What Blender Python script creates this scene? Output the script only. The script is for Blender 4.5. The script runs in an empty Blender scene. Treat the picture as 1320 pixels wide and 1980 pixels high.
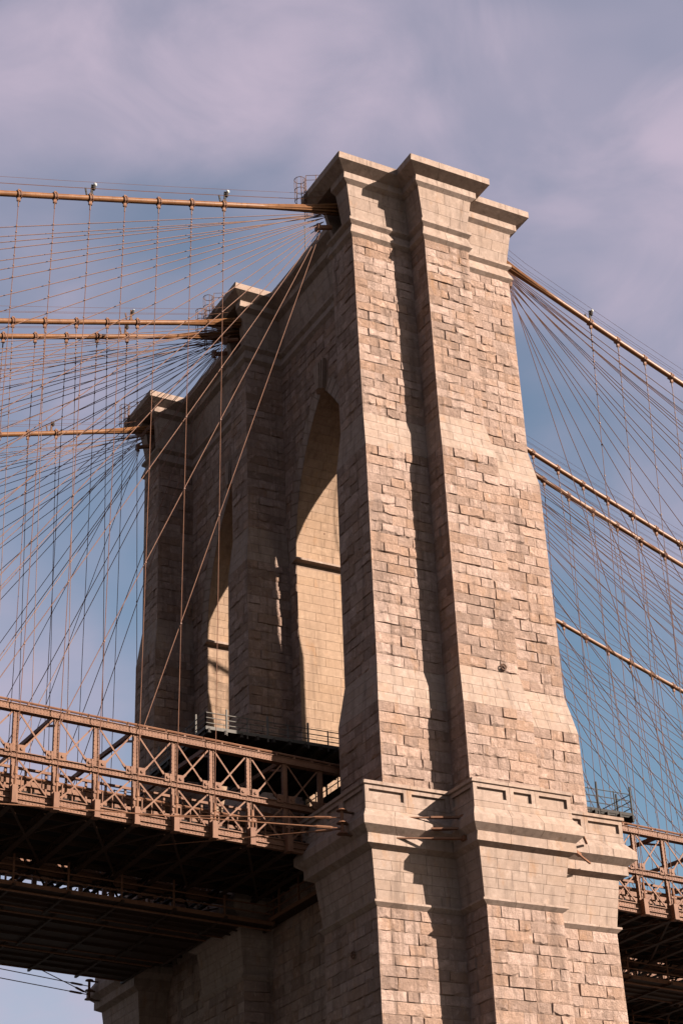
import bpy, math, random
from mathutils import Vector, Matrix
random.seed(7)
R = random.uniform
scn = bpy.context.scene
col = scn.collection

# ------------------------------------------------------------------ camera
CAM = Vector((-58.8895, -88.2235, 1.65))
AZ, EL, RO = math.radians(29.59034), math.radians(28.88057), math.radians(-2.69203)
fw = Vector((math.sin(AZ) * math.cos(EL), math.cos(AZ) * math.cos(EL), math.sin(EL)))
r0 = Vector((math.cos(AZ), -math.sin(AZ), 0)); u0 = r0.cross(fw)
rt = math.cos(RO) * r0 + math.sin(RO) * u0
up = -math.sin(RO) * r0 + math.cos(RO) * u0
cd = bpy.data.cameras.new('camera'); cam = bpy.data.objects.new('camera', cd); col.objects.link(cam)
cam.matrix_world = Matrix.Translation(CAM) @ Matrix((rt, up, -fw)).transposed().to_4x4()
cd.sensor_fit = 'VERTICAL'; cd.sensor_height = 36; cd.lens = 36 * 3396.22 / 1980
cd.clip_start = .5; cd.clip_end = 6000
scn.camera = cam
FPX = 3396.22
def pix(p):
    d = Vector(p) - CAM
    z = d.dot(fw)
    return (660 + FPX * d.dot(rt) / z, 990 - FPX * d.dot(up) / z)

# ------------------------------------------------------------------ sky, sun, exposure
SUN_AZ, SUN_EL = math.radians(38), math.radians(25.5)      # azimuth from -Y towards +X
S = Vector((math.cos(SUN_EL) * math.sin(SUN_AZ), -math.cos(SUN_EL) * math.cos(SUN_AZ), math.sin(SUN_EL)))
w = bpy.data.worlds.new('World'); scn.world = w; w.use_nodes = True
nt = w.node_tree; N = nt.nodes; Lk = nt.links
N.clear()
out = N.new('ShaderNodeOutputWorld'); bg = N.new('ShaderNodeBackground'); bg.inputs[1].default_value = 0.0505
sky = N.new('ShaderNodeTexSky'); sky.sky_type = 'NISHITA'; sky.sun_disc = False
sky.sun_elevation = SUN_EL
sky.sun_rotation = math.atan2(S.x, S.y)
sky.air_density = 1.0; sky.dust_density = 1.5; sky.ozone_density = 2.0
tc = N.new('ShaderNodeTexCoord')
def wnoise(scale, detail, off, dist=0.0, stretch=(1, 1, 1)):
    mp = N.new('ShaderNodeMapping'); mp.inputs['Location'].default_value = off; mp.inputs['Scale'].default_value = stretch
    Lk.new(tc.outputs['Generated'], mp.inputs[0])
    n = N.new('ShaderNodeTexNoise'); n.inputs['Scale'].default_value = scale; n.inputs['Detail'].default_value = detail
    n.inputs['Roughness'].default_value = .55; n.inputs['Distortion'].default_value = dist
    Lk.new(mp.outputs[0], n.inputs['Vector']); return n.outputs['Fac']
def wramp(src, a, b):
    m = N.new('ShaderNodeMapRange'); m.interpolation_type = 'SMOOTHSTEP'
    m.inputs[1].default_value = a; m.inputs[2].default_value = b
    Lk.new(src, m.inputs[0]); return m.outputs[0]
def wmath(op, a, b):
    m = N.new('ShaderNodeMath'); m.operation = op
    for k, v in ((0, a), (1, b)):
        if isinstance(v, (int, float)): m.inputs[k].default_value = v
        else: Lk.new(v, m.inputs[k])
    return m.outputs[0]
def wmix(f, a, b, mode='MIX'):
    m = N.new('ShaderNodeMix'); m.data_type = 'RGBA'; m.blend_type = mode
    for k, v in ((0, f), (6, a), (7, b)):
        if isinstance(v, (int, float)): m.inputs[k].default_value = v
        elif isinstance(v, tuple): m.inputs[k].default_value = v
        else: Lk.new(v, m.inputs[k])
    return m.outputs[2]
SKY_OFF = (19.31, -15.55, 2.84)
tint = wmix(1.0, sky.outputs[0], (.76, .78, .70, 1), 'MULTIPLY')
c1 = wramp(wnoise(2.3, 4, SKY_OFF, .25, (1, 1, 1.25)), .36, .64)
c2 = wramp(wnoise(8.0, 8, (1.2, 5.3, 2.2), .7, (1, 1, 1.6)), .3, .72)
cm = wmath('MULTIPLY', c1, wmath('ADD', wmath('MULTIPLY', c2, .42), .58))
skyc = wmix(cm, tint, (2.75, 2.32, 2.9, 1))
Lk.new(skyc, bg.inputs[0]); Lk.new(bg.outputs[0], out.inputs[0])
sd = bpy.data.lights.new('sun', 'SUN'); sd.energy = 5.0; sd.angle = math.radians(.53); sd.color = (1.0, .90, .79)
so = bpy.data.objects.new('sun', sd); col.objects.link(so)
so.rotation_euler = (-S).to_track_quat('-Z', 'Y').to_euler(); so.location = S * 300
vs = scn.view_settings; vs.view_transform = 'Standard'; vs.look = 'None'; vs.exposure = 2.02; vs.gamma = 1.0
vs.use_curve_mapping = False

# ------------------------------------------------------------------ materials
def newmat(name):
    m = bpy.data.materials.new(name); m.use_nodes = True
    t = m.node_tree; return m, t, t.nodes, t.links, t.nodes['Principled BSDF']
def nz(t, vec, scale, detail=3, rough=.55):
    n = t.nodes.new('ShaderNodeTexNoise'); n.inputs['Scale'].default_value = scale
    n.inputs['Detail'].default_value = detail; n.inputs['Roughness'].default_value = rough
    if vec: t.links.new(vec, n.inputs['Vector'])
    return n.outputs['Fac']
def rng(t, src, a, b, lo=0., hi=1.):
    m = t.nodes.new('ShaderNodeMapRange'); m.inputs[1].default_value = a; m.inputs[2].default_value = b
    m.inputs[3].default_value = lo; m.inputs[4].default_value = hi
    t.links.new(src, m.inputs[0]); return m.outputs[0]
def mx(t, f, a, b, mode='MIX'):
    m = t.nodes.new('ShaderNodeMix'); m.data_type = 'RGBA'; m.blend_type = mode
    for k, v in ((0, f), (6, a), (7, b)):
        if isinstance(v, (int, float)): m.inputs[k].default_value = v
        elif isinstance(v, tuple): m.inputs[k].default_value = (*v, 1) if len(v) == 3 else v
        else: t.links.new(v, m.inputs[k])
    return m.outputs[2]
def geo(t, scale=None):
    g = t.nodes.new('ShaderNodeNewGeometry')
    if not scale: return g.outputs['Position']
    mp = t.nodes.new('ShaderNodeMapping'); mp.inputs['Scale'].default_value = scale
    t.links.new(g.outputs['Position'], mp.inputs[0]); return mp.outputs[0]

def stone_mat(name, light, dark, warm, bump, pit):
    m, t, n, l, b = newmat(name)
    pos = geo(t)
    at = n.new('ShaderNodeAttribute'); at.attribute_name = 'tone'
    sp = n.new('ShaderNodeSeparateColor'); l.new(at.outputs['Color'], sp.inputs[0])
    c = mx(t, sp.outputs[0], dark, light)
    c = mx(t, rng(t, sp.outputs[1], .5, 1., 0, .55), c, warm)
    big = nz(t, pos, .35, 4); c = mx(t, rng(t, big, .5, .75, 0, .35), c, warm)
    streak = nz(t, geo(t, (1.6, 1.6, .12)), 1.0, 5, .6)
    c = mx(t, rng(t, streak, .52, .68, 0, .58), c, tuple(x * .48 for x in dark))
    drip = nz(t, geo(t, (3.2, 3.2, .09)), 1.0, 4, .5); c = mx(t, rng(t, drip, .60, .70, 0, .5), c, tuple(x * .42 for x in dark))
    mid = nz(t, pos, 3.2, 6, .65); c = mx(t, rng(t, mid, .35, .7, .42, 0.), c, tuple(x * .62 for x in dark))
    fine = nz(t, pos, 22, 4, .7); c = mx(t, rng(t, fine, .38, .62, .28, 0), c, tuple(x * .5 for x in dark))
    pale = nz(t, pos, 1.7, 7, .7); c = mx(t, rng(t, pale, .54, .70, 0, .4), c, tuple(min(1, x * 1.32) for x in light))
    rust = nz(t, geo(t, (.9, .9, .35)), 1.3, 5, .6); c = mx(t, rng(t, rust, .58, .74, 0, .5), c, (.19, .10, .05))
    l.new(c, b.inputs['Base Color']); b.inputs['Roughness'].default_value = .93
    b.inputs['Specular IOR Level'].default_value = .05
    h = n.new('ShaderNodeMath'); h.operation = 'MULTIPLY_ADD'
    l.new(nz(t, pos, 3.6, 10, .72), h.inputs[0]); h.inputs[1].default_value = pit; l.new(fine, h.inputs[2])
    bp = n.new('ShaderNodeBump'); bp.inputs['Strength'].default_value = bump; bp.inputs['Distance'].default_value = .075
    l.new(h.outputs[0], bp.inputs['Height']); l.new(bp.outputs[0], b.inputs['Normal'])
    return m
M = {}
M['rock'] = stone_mat('rock_faced_granite', (0.328, 0.232, 0.191), (0.180, 0.120, 0.094), (0.250, 0.143, 0.089), .8, 3.0)
M['dressed'] = stone_mat('dressed_granite', (0.236, 0.174, 0.142), (0.188, 0.132, 0.104), (0.210, 0.135, 0.091), .25, 1.0)
M['jamb'] = stone_mat('limestone', (0.229, 0.154, 0.107), (0.192, 0.124, 0.085), (0.213, 0.129, 0.074), .16, 1.0)
m, t, n, l, b = newmat('mortar'); M['mortar'] = m
l.new(mx(t, nz(t, geo(t), 2.0, 5), (0.091, 0.055, 0.037), (0.146, 0.090, 0.061)), b.inputs['Base Color']); b.inputs['Roughness'].default_value = .95
def steel(name, c, c2, rough=.55, metal=0., bump=.25, sc=9.):
    m, t, n, l, b = newmat(name); pos = geo(t)
    k = mx(t, rng(t, nz(t, pos, 1.1, 6, .65), .42, .7), c, c2)
    k = mx(t, rng(t, nz(t, geo(t, (5, 5, .7)), 1.0, 5), .55, .75, 0, .5), k, tuple(x * .5 for x in c2))
    l.new(k, b.inputs['Base Color']); b.inputs['Specular IOR Level'].default_value = .12; b.inputs['Roughness'].default_value = rough; b.inputs['Metallic'].default_value = metal
    if bump:
        v = n.new('ShaderNodeTexVoronoi'); v.inputs['Scale'].default_value = sc; l.new(pos, v.inputs['Vector'])
        bp = n.new('ShaderNodeBump'); bp.inputs['Strength'].default_value = bump; bp.inputs['Distance'].default_value = .03
        bp.invert = True
        l.new(rng(t, v.outputs['Distance'], .0, .35), bp.inputs['Height']); l.new(bp.outputs[0], b.inputs['Normal'])
    return m
M['tan'] = steel('tan_painted_steel', (0.112, 0.052, 0.029), (0.081, 0.034, 0.018), .6, 0, .5, 7.)
M['tan_plain'] = steel('tan_painted_bar', (0.112, 0.052, 0.029), (0.085, 0.035, 0.019), .6, 0, 0)
M['cable'] = steel('tan_painted_cable', (0.129, 0.057, 0.024), (0.090, 0.038, 0.016), .38, 0, .15, 3.)
M['rope'] = steel('rust_brown_wire_rope', (0.105, 0.049, 0.030), (0.073, 0.034, 0.023), .55, 0, 0)
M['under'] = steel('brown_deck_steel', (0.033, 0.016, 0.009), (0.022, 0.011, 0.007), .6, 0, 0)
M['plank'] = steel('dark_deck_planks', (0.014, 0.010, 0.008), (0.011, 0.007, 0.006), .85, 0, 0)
M['galv'] = steel('galvanised_steel', (.066, .056, .047), (.044, .037, .031), .6, 0, 0)
M['blackm'] = steel('dark_grey_metal', (.022, .017, .014), (.015, .012, .010), .7, 0, 0)
M['iron'] = steel('rusty_iron', (0.091, 0.046, 0.027), (0.053, 0.027, 0.019), .8, 0, 0)
m, t, n, l, b = newmat('milk_glass'); M['glass'] = m
b.inputs['Base Color'].default_value = (.34, .33, .31, 1); b.inputs['Roughness'].default_value = .15
m, t, n, l, b = newmat('river_ground'); M['ground'] = m
l.new(mx(t, nz(t, geo(t), .05, 6), (.02, .02, .02), (.038, .032, .027)), b.inputs['Base Color']); b.inputs['Roughness'].default_value = .9

# ------------------------------------------------------------------ helpers
class MB:
    def __init__(s): s.v = []; s.f = []; s.t = []
    def add(s, vs, fs, tone=(.5, .3)):
        o = len(s.v); s.v += [tuple(p) for p in vs]
        for f in fs: s.f.append(tuple(i + o for i in f)); s.t.append(tone)
    def mesh(s, name, mat, tones=False, smooth=False):
        me = bpy.data.meshes.new(name); me.from_pydata(s.v, [], s.f); me.materials.append(mat)
        if tones:
            a = me.color_attributes.new('tone', 'FLOAT_COLOR', 'CORNER')
            buf = []
            for f, tn in zip(s.f, s.t): buf += [tn[0], tn[1], 0., 1.] * len(f)
            a.data.foreach_set('color', buf)
        if smooth: me.polygons.foreach_set('use_smooth', [True] * len(me.polygons))
        me.update(); return me
    def build(s, name, mat, parent=None, tones=False, smooth=False, loc=None):
        return link(name, s.mesh(name, mat, tones, smooth), parent, loc)
    def beam(s, p, q, wd, ht, upv=(0, 0, 1), ends=True):
        p, q = Vector(p), Vector(q); d = (q - p).normalized(); u = Vector(upv)
        sd_ = d.cross(u)
        if sd_.length < 1e-4: sd_ = d.cross(Vector((0, 1, 0)))
        sd_.normalize(); u = sd_.cross(d)
        a, b_ = sd_ * wd / 2, u * ht / 2
        vs = [p - a - b_, p + a - b_, p + a + b_, p - a + b_, q - a - b_, q + a - b_, q + a + b_, q - a + b_]
        fs = [(0, 4, 5, 1)[::-1], (1, 5, 6, 2)[::-1], (2, 6, 7, 3)[::-1], (3, 7, 4, 0)[::-1]]
        fs += [(0, 1, 2, 3)[::-1], (4, 5, 6, 7)]
        s.add(vs, [f[::-1] for f in fs])
    def box(s, lo, hi):
        x0, y0, z0 = lo; x1, y1, z1 = hi
        s.add([(x0, y0, z0), (x1, y0, z0), (x1, y1, z0), (x0, y1, z0), (x0, y0, z1), (x1, y0, z1), (x1, y1, z1), (x0, y1, z1)],
              [(0, 3, 2, 1), (4, 5, 6, 7), (0, 1, 5, 4), (1, 2, 6, 5), (2, 3, 7, 6), (3, 0, 4, 7)])
    def tube(s, pts, r, n=6, caps=True):
        pts = [Vector(p) for p in pts]; rings = []
        rr = r if isinstance(r, (list, tuple)) else [r] * len(pts)
        o = len(s.v)
        for i, p in enumerate(pts):
            d = (pts[min(i + 1, len(pts) - 1)] - pts[max(i - 1, 0)]).normalized()
            a = d.cross(Vector((0, 0, 1)))
            if a.length < 1e-3: a = d.cross(Vector((0, 1, 0)))
            a.normalize(); b_ = a.cross(d)
            for k in range(n):
                th = 2 * math.pi * k / n
                s.v.append(tuple(p + (a * math.cos(th) + b_ * math.sin(th)) * rr[i]))
        for i in range(len(pts) - 1):
            for k in range(n):
                k2 = (k + 1) % n
                s.f.append((o + i * n + k, o + i * n + k2, o + (i + 1) * n + k2, o + (i + 1) * n + k)); s.t.append((.5, .3))
        if caps:
            s.f.append(tuple(o + k for k in reversed(range(n)))); s.t.append((.5, .3))
            s.f.append(tuple(o + (len(pts) - 1) * n + k for k in range(n))); s.t.append((.5, .3))
    def ball(s, c, r, n=8, m_=5):
        c = Vector(c); pts = []; rad = []
        for i in range(m_ + 1):
            th = math.pi * i / m_; pts.append(c + Vector((0, 0, -r * math.cos(th)))); rad.append(max(r * math.sin(th), r * .02))
        s.tube(pts, rad, n)
def link(name, me, parent=None, loc=None):
    o = bpy.data.objects.new(name, me); col.objects.link(o)
    if parent is not None: o.parent = parent
    if loc is not None: o.location = loc
    return o
def empty(name, label, cat, group=None, loc=(0, 0, 0)):
    o = bpy.data.objects.new(name, None); col.objects.link(o); o.location = loc
    return tag(o, label, cat, group)
def tag(o, label, cat=None, group=None, kind=None):
    o['label'] = label
    if cat: o['category'] = cat
    if group: o['group'] = group
    if kind: o['kind'] = kind
    return o
ORD = ['first', 'second', 'third', 'fourth', 'fifth', 'sixth', 'seventh', 'eighth', 'ninth', 'tenth', 'eleventh', 'twelfth', 'thirteenth',
       'fourteenth', 'fifteenth', 'sixteenth', 'seventeenth', 'eighteenth', 'nineteenth', 'twentieth', 'twenty-first', 'twenty-second',
       'twenty-third', 'twenty-fourth', 'twenty-fifth', 'twenty-sixth', 'twenty-seventh', 'twenty-eighth']

# ------------------------------------------------------------------ ground
g = MB(); g.add([(-3000, -3000, 0), (3000, -3000, 0), (3000, 3000, 0), (-3000, 3000, 0)], [(0, 1, 2, 3)])
o = g.build('ground', M['ground']); o['kind'] = 'structure'; o['label'] = 'dark ground far below the bridge'

# ------------------------------------------------------------------ tower profile (metres; X along the bridge, Y across it, Z up)
YC, WM, YIN, XW = 19.46, 2.83, 3.2, 3.5
def lip(z, o, base): return (z, base[0] + o, base[1] - o, base[2] + o, base[3] - o)
_s = (6.80, 0.0, 1.88, -2.0); _f = (6.76, .06, 1.87, -2.0); _k = (8.60, -1.60, 2.80, -4.20)
TAB = [(87.47, 8.36, -1.35, 3.45, -3.41), (86.91, 8.36, -1.35, 3.45, -3.41), (86.42, 7.59, -.59, 2.64, -2.60), (85.88, 7.59, -.59, 2.64, -2.60),
       (85.62, 7.18, -.28, 2.30, -2.32), (82.77,) + _f, lip(82.72, .28, _f), lip(82.50, .28, _f), (82.25,) + _f, lip(81.35, .26, _s), lip(81.30, .26, _s),
       (81.05,) + _s, (65.93, 6.77, -.10, 1.85, -2.03), (62.96, 7.06, -.70, 2.22, -2.66), (46.70, 7.15, -.72, 2.24, -2.66),
       (43.94, 7.54, -1.28, 2.56, -3.26), (38.30, 7.56, -1.30, 2.56, -3.28),
       (38.12, 9.52, -2.40, 3.65, -5.08), (37.92, 9.52, -2.40, 3.65, -5.08), (37.88, 9.40, -2.28, 3.52, -4.98), (36.40, 9.40, -2.28, 3.52, -4.98),
       (35.75, 9.85, -2.85, 3.92, -5.48), (35.26, 9.85, -2.85, 3.92, -5.48), (34.88, 9.40, -2.35, 3.55, -5.04), (34.30, 9.40, -2.35, 3.55, -5.04),
       (34.07, 8.91, -1.93, 3.18, -4.65), (31.15,) + _k, lip(31.10, .22, _k), lip(30.98, .22, _k), (30.75, 8.56, -1.57, 2.68, -4.17),
       (12.0, 8.70, -1.70, 2.80, -4.30), (0.0, 9.0, -2.0, 3.1, -4.6)]
def prof(z):
    if z >= TAB[0][0]: return TAB[0][1:]
    for a, b in zip(TAB, TAB[1:]):
        if a[0] >= z >= b[0]:
            k = (a[0] - z) / (a[0] - b[0]); return tuple(p + (q - p) * k for p, q in zip(a[1:], b[1:]))
    return TAB[-1][1:]
XLOW = 6.5
def wallx(z):                       # front plane of the wall between the piers
    if z > 81.04: return XW + prof(z)[0] - 6.80
    return XW if z > 36.5 else XLOW
def pin(z): return YIN + prof(z)[0] - 6.8            # inner edge of an outer pier
def pmn(z): return YC - WM / 2 - (prof(z)[0] - 6.8)  # near edge of the middle pier
CRN = {
 'IN': lambda z: (-prof(z)[0], pin(z)), 'A': lambda z: (-prof(z)[0], prof(z)[1]), 'Ai': lambda z: (-prof(z)[2], prof(z)[1]),
 'B': lambda z: (-prof(z)[2], prof(z)[3]), 'BR': lambda z: (prof(z)[2], prof(z)[3]), 'Ci': lambda z: (prof(z)[2], prof(z)[1]),
 'C': lambda z: (prof(z)[0], prof(z)[1]), 'CN': lambda z: (prof(z)[0], pin(z)),
 'INw': lambda z: (-wallx(z), pin(z)), 'Mw': lambda z: (-wallx(z), pmn(z)), 'M': lambda z: (-prof(z)[0], pmn(z)),
 'MI': lambda z: (-prof(z)[0], 2 * YC - pmn(z)), 'MIw': lambda z: (-wallx(z), 2 * YC - pmn(z)),
 'Fw': lambda z: (-wallx(z), 2 * YC - pin(z)), 'F': lambda z: (-prof(z)[0], 2 * YC - pin(z)), 'FF': lambda z: (-prof(z)[0], 2 * YC - prof(z)[1])}
# faces seen from outside, left corner to right corner
PIER_FACES = [('IN', 'A', (-1, 0)), ('A', 'Ai', (0, -1)), ('Ai', 'B', (-1, 0)), ('B', 'BR', (0, -1)), ('BR', 'Ci', (1, 0)), ('Ci', 'C', (0, -1)), ('C', 'CN', (1, 0)),
              ('MI', 'M', (-1, 0)), ('M', 'Mw', (0, -1)), ('FF', 'F', (-1, 0)), ('F', 'Fw', (0, -1))]
tower = empty('bridge_tower', 'massive rock-faced granite bridge tower with two tall pointed arches', 'bridge tower')

# pieces are collected, ranked by the area they show, and the largest 300 of a kind become objects
PIECES = {}
def area2(ps):
    q = [pix(p) for p in ps]; a = 0
    for i in range(len(q)): a += q[i][0] * q[(i + 1) % len(q)][1] - q[(i + 1) % len(q)][0] * q[i][1]
    cx = sum(p[0] for p in q) / len(q); cy = sum(p[1] for p in q) / len(q)
    a *= -.5                                  # image y runs down: faces towards the camera come out positive
    if not (0 < cx < 1320 and 0 < cy < 1980): return 0
    return a
def put(kind, vs, fs, tone, corners, mat, bonus=1.):
    PIECES.setdefault((kind, mat), []).append((area2(corners) * bonus, vs, fs, tone))
def tone_of(kind):
    a = R(0, 1); b_ = R(0, 1)
    if kind == 'dressed': a = .35 + .65 * a; b_ *= .75
    return (a, b_)
def lerp(a, b, k): return a + (b - a) * k
def block(kind, p00, p10, p11, p01, nrm, rough, mat, gap=.007, vis=1., hmax=.1, back=.016, cl=False, cr=False):
    """one stone: p00 lower left, p10 lower right, p11 upper right, p01 upper left (seen from outside);
    cl / cr: that end stands on a corner of the pier and carries a drafted margin"""
    P = [Vector(p) for p in (p00, p10, p11, p01)]; n_ = Vector(nrm).normalized()
    wd = max((P[1] - P[0]).length, .05); ht = max((P[3] - P[0]).length, .05)
    gu, gv = min(gap / wd, .2), min(gap / ht, .2)
    g0 = 0 if cl else gu; g1 = 0 if cr else gu
    def at(u, v, d):
        u = g0 + u * (1 - g0 - g1); v = gv + v * (1 - 2 * gv)
        return lerp(lerp(P[0], P[1], u), lerp(P[3], P[2], u), v) + n_ * d
    if rough:
        nu = 6 if wd < 1.25 else 8
        us = [0] + [(k + R(-.25, .25)) / (nu - 1) for k in range(1, nu - 1)] + [1]
        style = random.random()
        H = R(.004, .018) if style < .45 else (R(.02, .045) if style < .75 else R(.045, hmax))
        tu, tv = R(-.02, .03), R(-.035, .02)
        deep = .5 if style < .45 else .85
        vs = []; nv = 4 if ht > .4 else 3; rag = .75 if random.random() < deep * .75 else .12; low = [R(.06, .32) if random.random() < rag else R(.015, .06) for _ in range(nu)]
        for j in range(nv):
            for i in range(nu):
                edge = i in (0, nu - 1) or j in (0, nv - 1)
                u = us[i]; v = (0, .5, 1)[j] if nv == 3 else (0, R(.2, .42), R(.62, .84), 1)[j]
                if edge:
                    flush = (i == 0 and cl) or (i == nu - 1 and cr)
                    vs.append(at(i / (nu - 1) if j in (0, nv - 1) and i in (0, nu - 1) else u, v if i not in (0, nu - 1) or j in (0, nv - 1) else (.3, .7)[j == nv - 2], 0.0 if flush else -back)); continue
                if i == 1: u = (.07 if cl else R(.015, .07)) / wd
                if i == nu - 2: u = 1 - (.07 if cr else R(.015, .06)) / wd
                if nv == 4: v = low[i] if j == 1 else 1 - (R(.05, .2) if random.random() < .2 else R(.015, .06))
                h = H + tu * (u - .5) * 2 + tv * (v - .5) * 2 + R(-.026, .026) * (1 if style > .45 else .4)
                if (i == 1 and cl) or (i == nu - 2 and cr): h = .004
                vs.append(at(u, v, max(.003, h)))
        fs = [(j * nu + i, j * nu + i + 1, (j + 1) * nu + i + 1, (j + 1) * nu + i) for j in range(nv - 1) for i in range(nu - 1)]
    else:
        d = R(-.003, .003); e = .005
        if back < .1: k_ = .8 if mat == 'jamb' else .85; back = .016; g0 *= k_; g1 *= k_; gv *= k_
        us = [0, e / wd, 1 - e / wd, 1]; vs_ = [0, e / ht, 1 - e / ht, 1]
        vs = [at(u, v, -back if ((i == 0 and not cl) or (i == 3 and not cr) or j in (0, 3)) else d) for j, v in enumerate(vs_) for i, u in enumerate(us)]
        fs = [(j * 4 + i, j * 4 + i + 1, (j + 1) * 4 + i + 1, (j + 1) * 4 + i) for j in range(3) for i in range(3)]
    put(kind, vs, fs, tone_of('rock' if rough else 'dressed'), P, mat, vis)
def splits(L_, odd, a=.98, b_=1.95):
    """alternating headers and stretchers along a length"""
    if L_ < 1.5: return [0, L_] if (odd or L_ < 1.1) else [0, L_ * R(.42, .58), L_]
    xs = [0]; k = odd; x = 0
    while True:
        st = (a if k else b_) * R(.82, 1.18); k = not k
        if L_ - x - st < .55: break
        x += st; xs.append(x)
    xs.append(L_)
    if len(xs) > 2 and xs[-1] - xs[-2] > 2.6: xs.insert(-1, (xs[-1] + xs[-2]) / 2)
    return xs
def courses(c0, c1, nrm, z1, z0, h, rough, kind, mat, vis=1., hmax=.1, n_=None, bl=(.98, 1.95)):
    n_ = n_ or max(1, round((z1 - z0) / h))
    zs = [z0 + (z1 - z0) * (k + (R(-.06, .06) if 0 < k < n_ and rough else 0)) / n_ for k in range(n_ + 1)]
    for k in range(n_):
        a0, a1 = Vector((*c0(zs[k] + 1e-4), zs[k])), Vector((*c0(zs[k + 1] - 1e-4), zs[k + 1]))
        b0, b1 = Vector((*c1(zs[k] + 1e-4), zs[k])), Vector((*c1(zs[k + 1] - 1e-4), zs[k + 1]))
        L_ = (b0 - a0).length
        if L_ < .12: continue
        upd = (a1 - a0); nn = (b0 - a0).cross(upd).normalized()
        for x0, x1 in zip(*(lambda s: (s, s[1:]))(splits(L_, k % 2, *bl))):
            u, v = x0 / L_, x1 / L_
            block(kind, lerp(a0, b0, u), lerp(a0, b0, v), lerp(a1, b1, v), lerp(a1, b1, u), nn, rough, mat, vis=vis, hmax=hmax, cl=x0 == 0, cr=x1 == L_)
def moulding(c0, c1, zs, ln, kind, mat, vis=1.):
    """stones that follow a stepped profile; zs from top to bottom"""
    A = [Vector((*c0(z - (1e-4 if i == 0 else (-1e-4 if i == len(zs) - 1 else 0))), z)) for i, z in enumerate(zs)]
    B = [Vector((*c1(z - (1e-4 if i == 0 else (-1e-4 if i == len(zs) - 1 else 0))), z)) for i, z in enumerate(zs)]
    L_ = (B[0] - A[0]).length
    if L_ < .12: return
    k = max(1, round(L_ / ln)); ts = [0] + [(i + R(-.15, .15)) / k for i in range(1, k)] + [1]
    nn = (B[0] - A[0]).cross(Vector((0, 0, 1))).normalized()
    gp = .012 / L_
    for t0, t1 in zip(ts, ts[1:]):
        t0 += gp if t0 > 0 else 0; t1 -= gp if t1 < 1 else 0
        vs = []; n_ = len(zs)
        for tt in (t0, t1):
            for i in range(n_): vs.append(lerp(A[i], B[i], tt))
            vs.append(lerp(A[-1], B[-1], tt) - nn * .07 + Vector((0, 0, .01))); vs.append(lerp(A[0], B[0], tt) - nn * .07 - Vector((0, 0, .01)))
        q = n_ + 2
        fs = [(i, i + 1, q + i + 1, q + i) for i in range(q - 1)] + [(q - 1, 0, q, 2 * q - 1)]
        fs += [tuple(range(q))[::-1], tuple(range(q, 2 * q))]
        put(kind, vs, fs, tone_of('dressed'), [vs[n_ - 1], vs[q + n_ - 1], vs[q], vs[0]], mat, vis)
def panel(c0, c1, z1, z0, cnt, kind='belt_panel'):
    """belt stones with a sunk rectangular panel"""
    a0, a1 = Vector((*c0(z0 + .01), z0)), Vector((*c0(z1 - .01), z1)); b0, b1 = Vector((*c1(z0 + .01), z0)), Vector((*c1(z1 - .01), z1))
    L_ = (b0 - a0).length; nn = (b0 - a0).cross(a1 - a0).normalized()
    wds = {1: [1], 2: [.5, .5], 3: [.37, .26, .37]}[cnt]; x = 0
    for wk in wds:
        u0, u1 = x, x + wk; x += wk
        def at(u, v, d):
            u = u0 + (u1 - u0) * u; return lerp(lerp(a0, b0, u), lerp(a1, b1, u), v) + nn * d
        W_ = L_ * wk; H_ = z1 - z0; g0 = .01 / W_; m_ = .28 / W_; mv = .24 / H_
        us = [g0, m_, 1 - m_, 1 - g0]; v_ = [.01, mv, 1 - mv, .99]
        vs = [at(u, v, 0) for v in v_ for u in us]
        vs += [at(u, v, -.17) for v in (v_[1], v_[2]) for u in (us[1], us[2])]
        vs += [at(u, v, -.06) for v in (v_[0], v_[3]) for u in (us[0], us[3])]
        fs = [(j * 4 + i, j * 4 + i + 1, (j + 1) * 4 + i + 1, (j + 1) * 4 + i) for j in range(3) for i in range(3) if not (i == 1 and j == 1)]
        fs += [(16, 17, 19, 18), (5, 6, 17, 16), (6, 10, 19, 17), (10, 9, 18, 19), (9, 5, 16, 18)]
        fs += [(20, 21, 3, 0), (21, 23, 15, 3), (23, 22, 12, 15), (22, 20, 0, 12)]
        put(kind, vs, fs, tone_of('dressed'), [at(0, 0, 0), at(1, 0, 0), at(1, 1, 0), at(0, 1, 0)], 'dressed')

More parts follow.
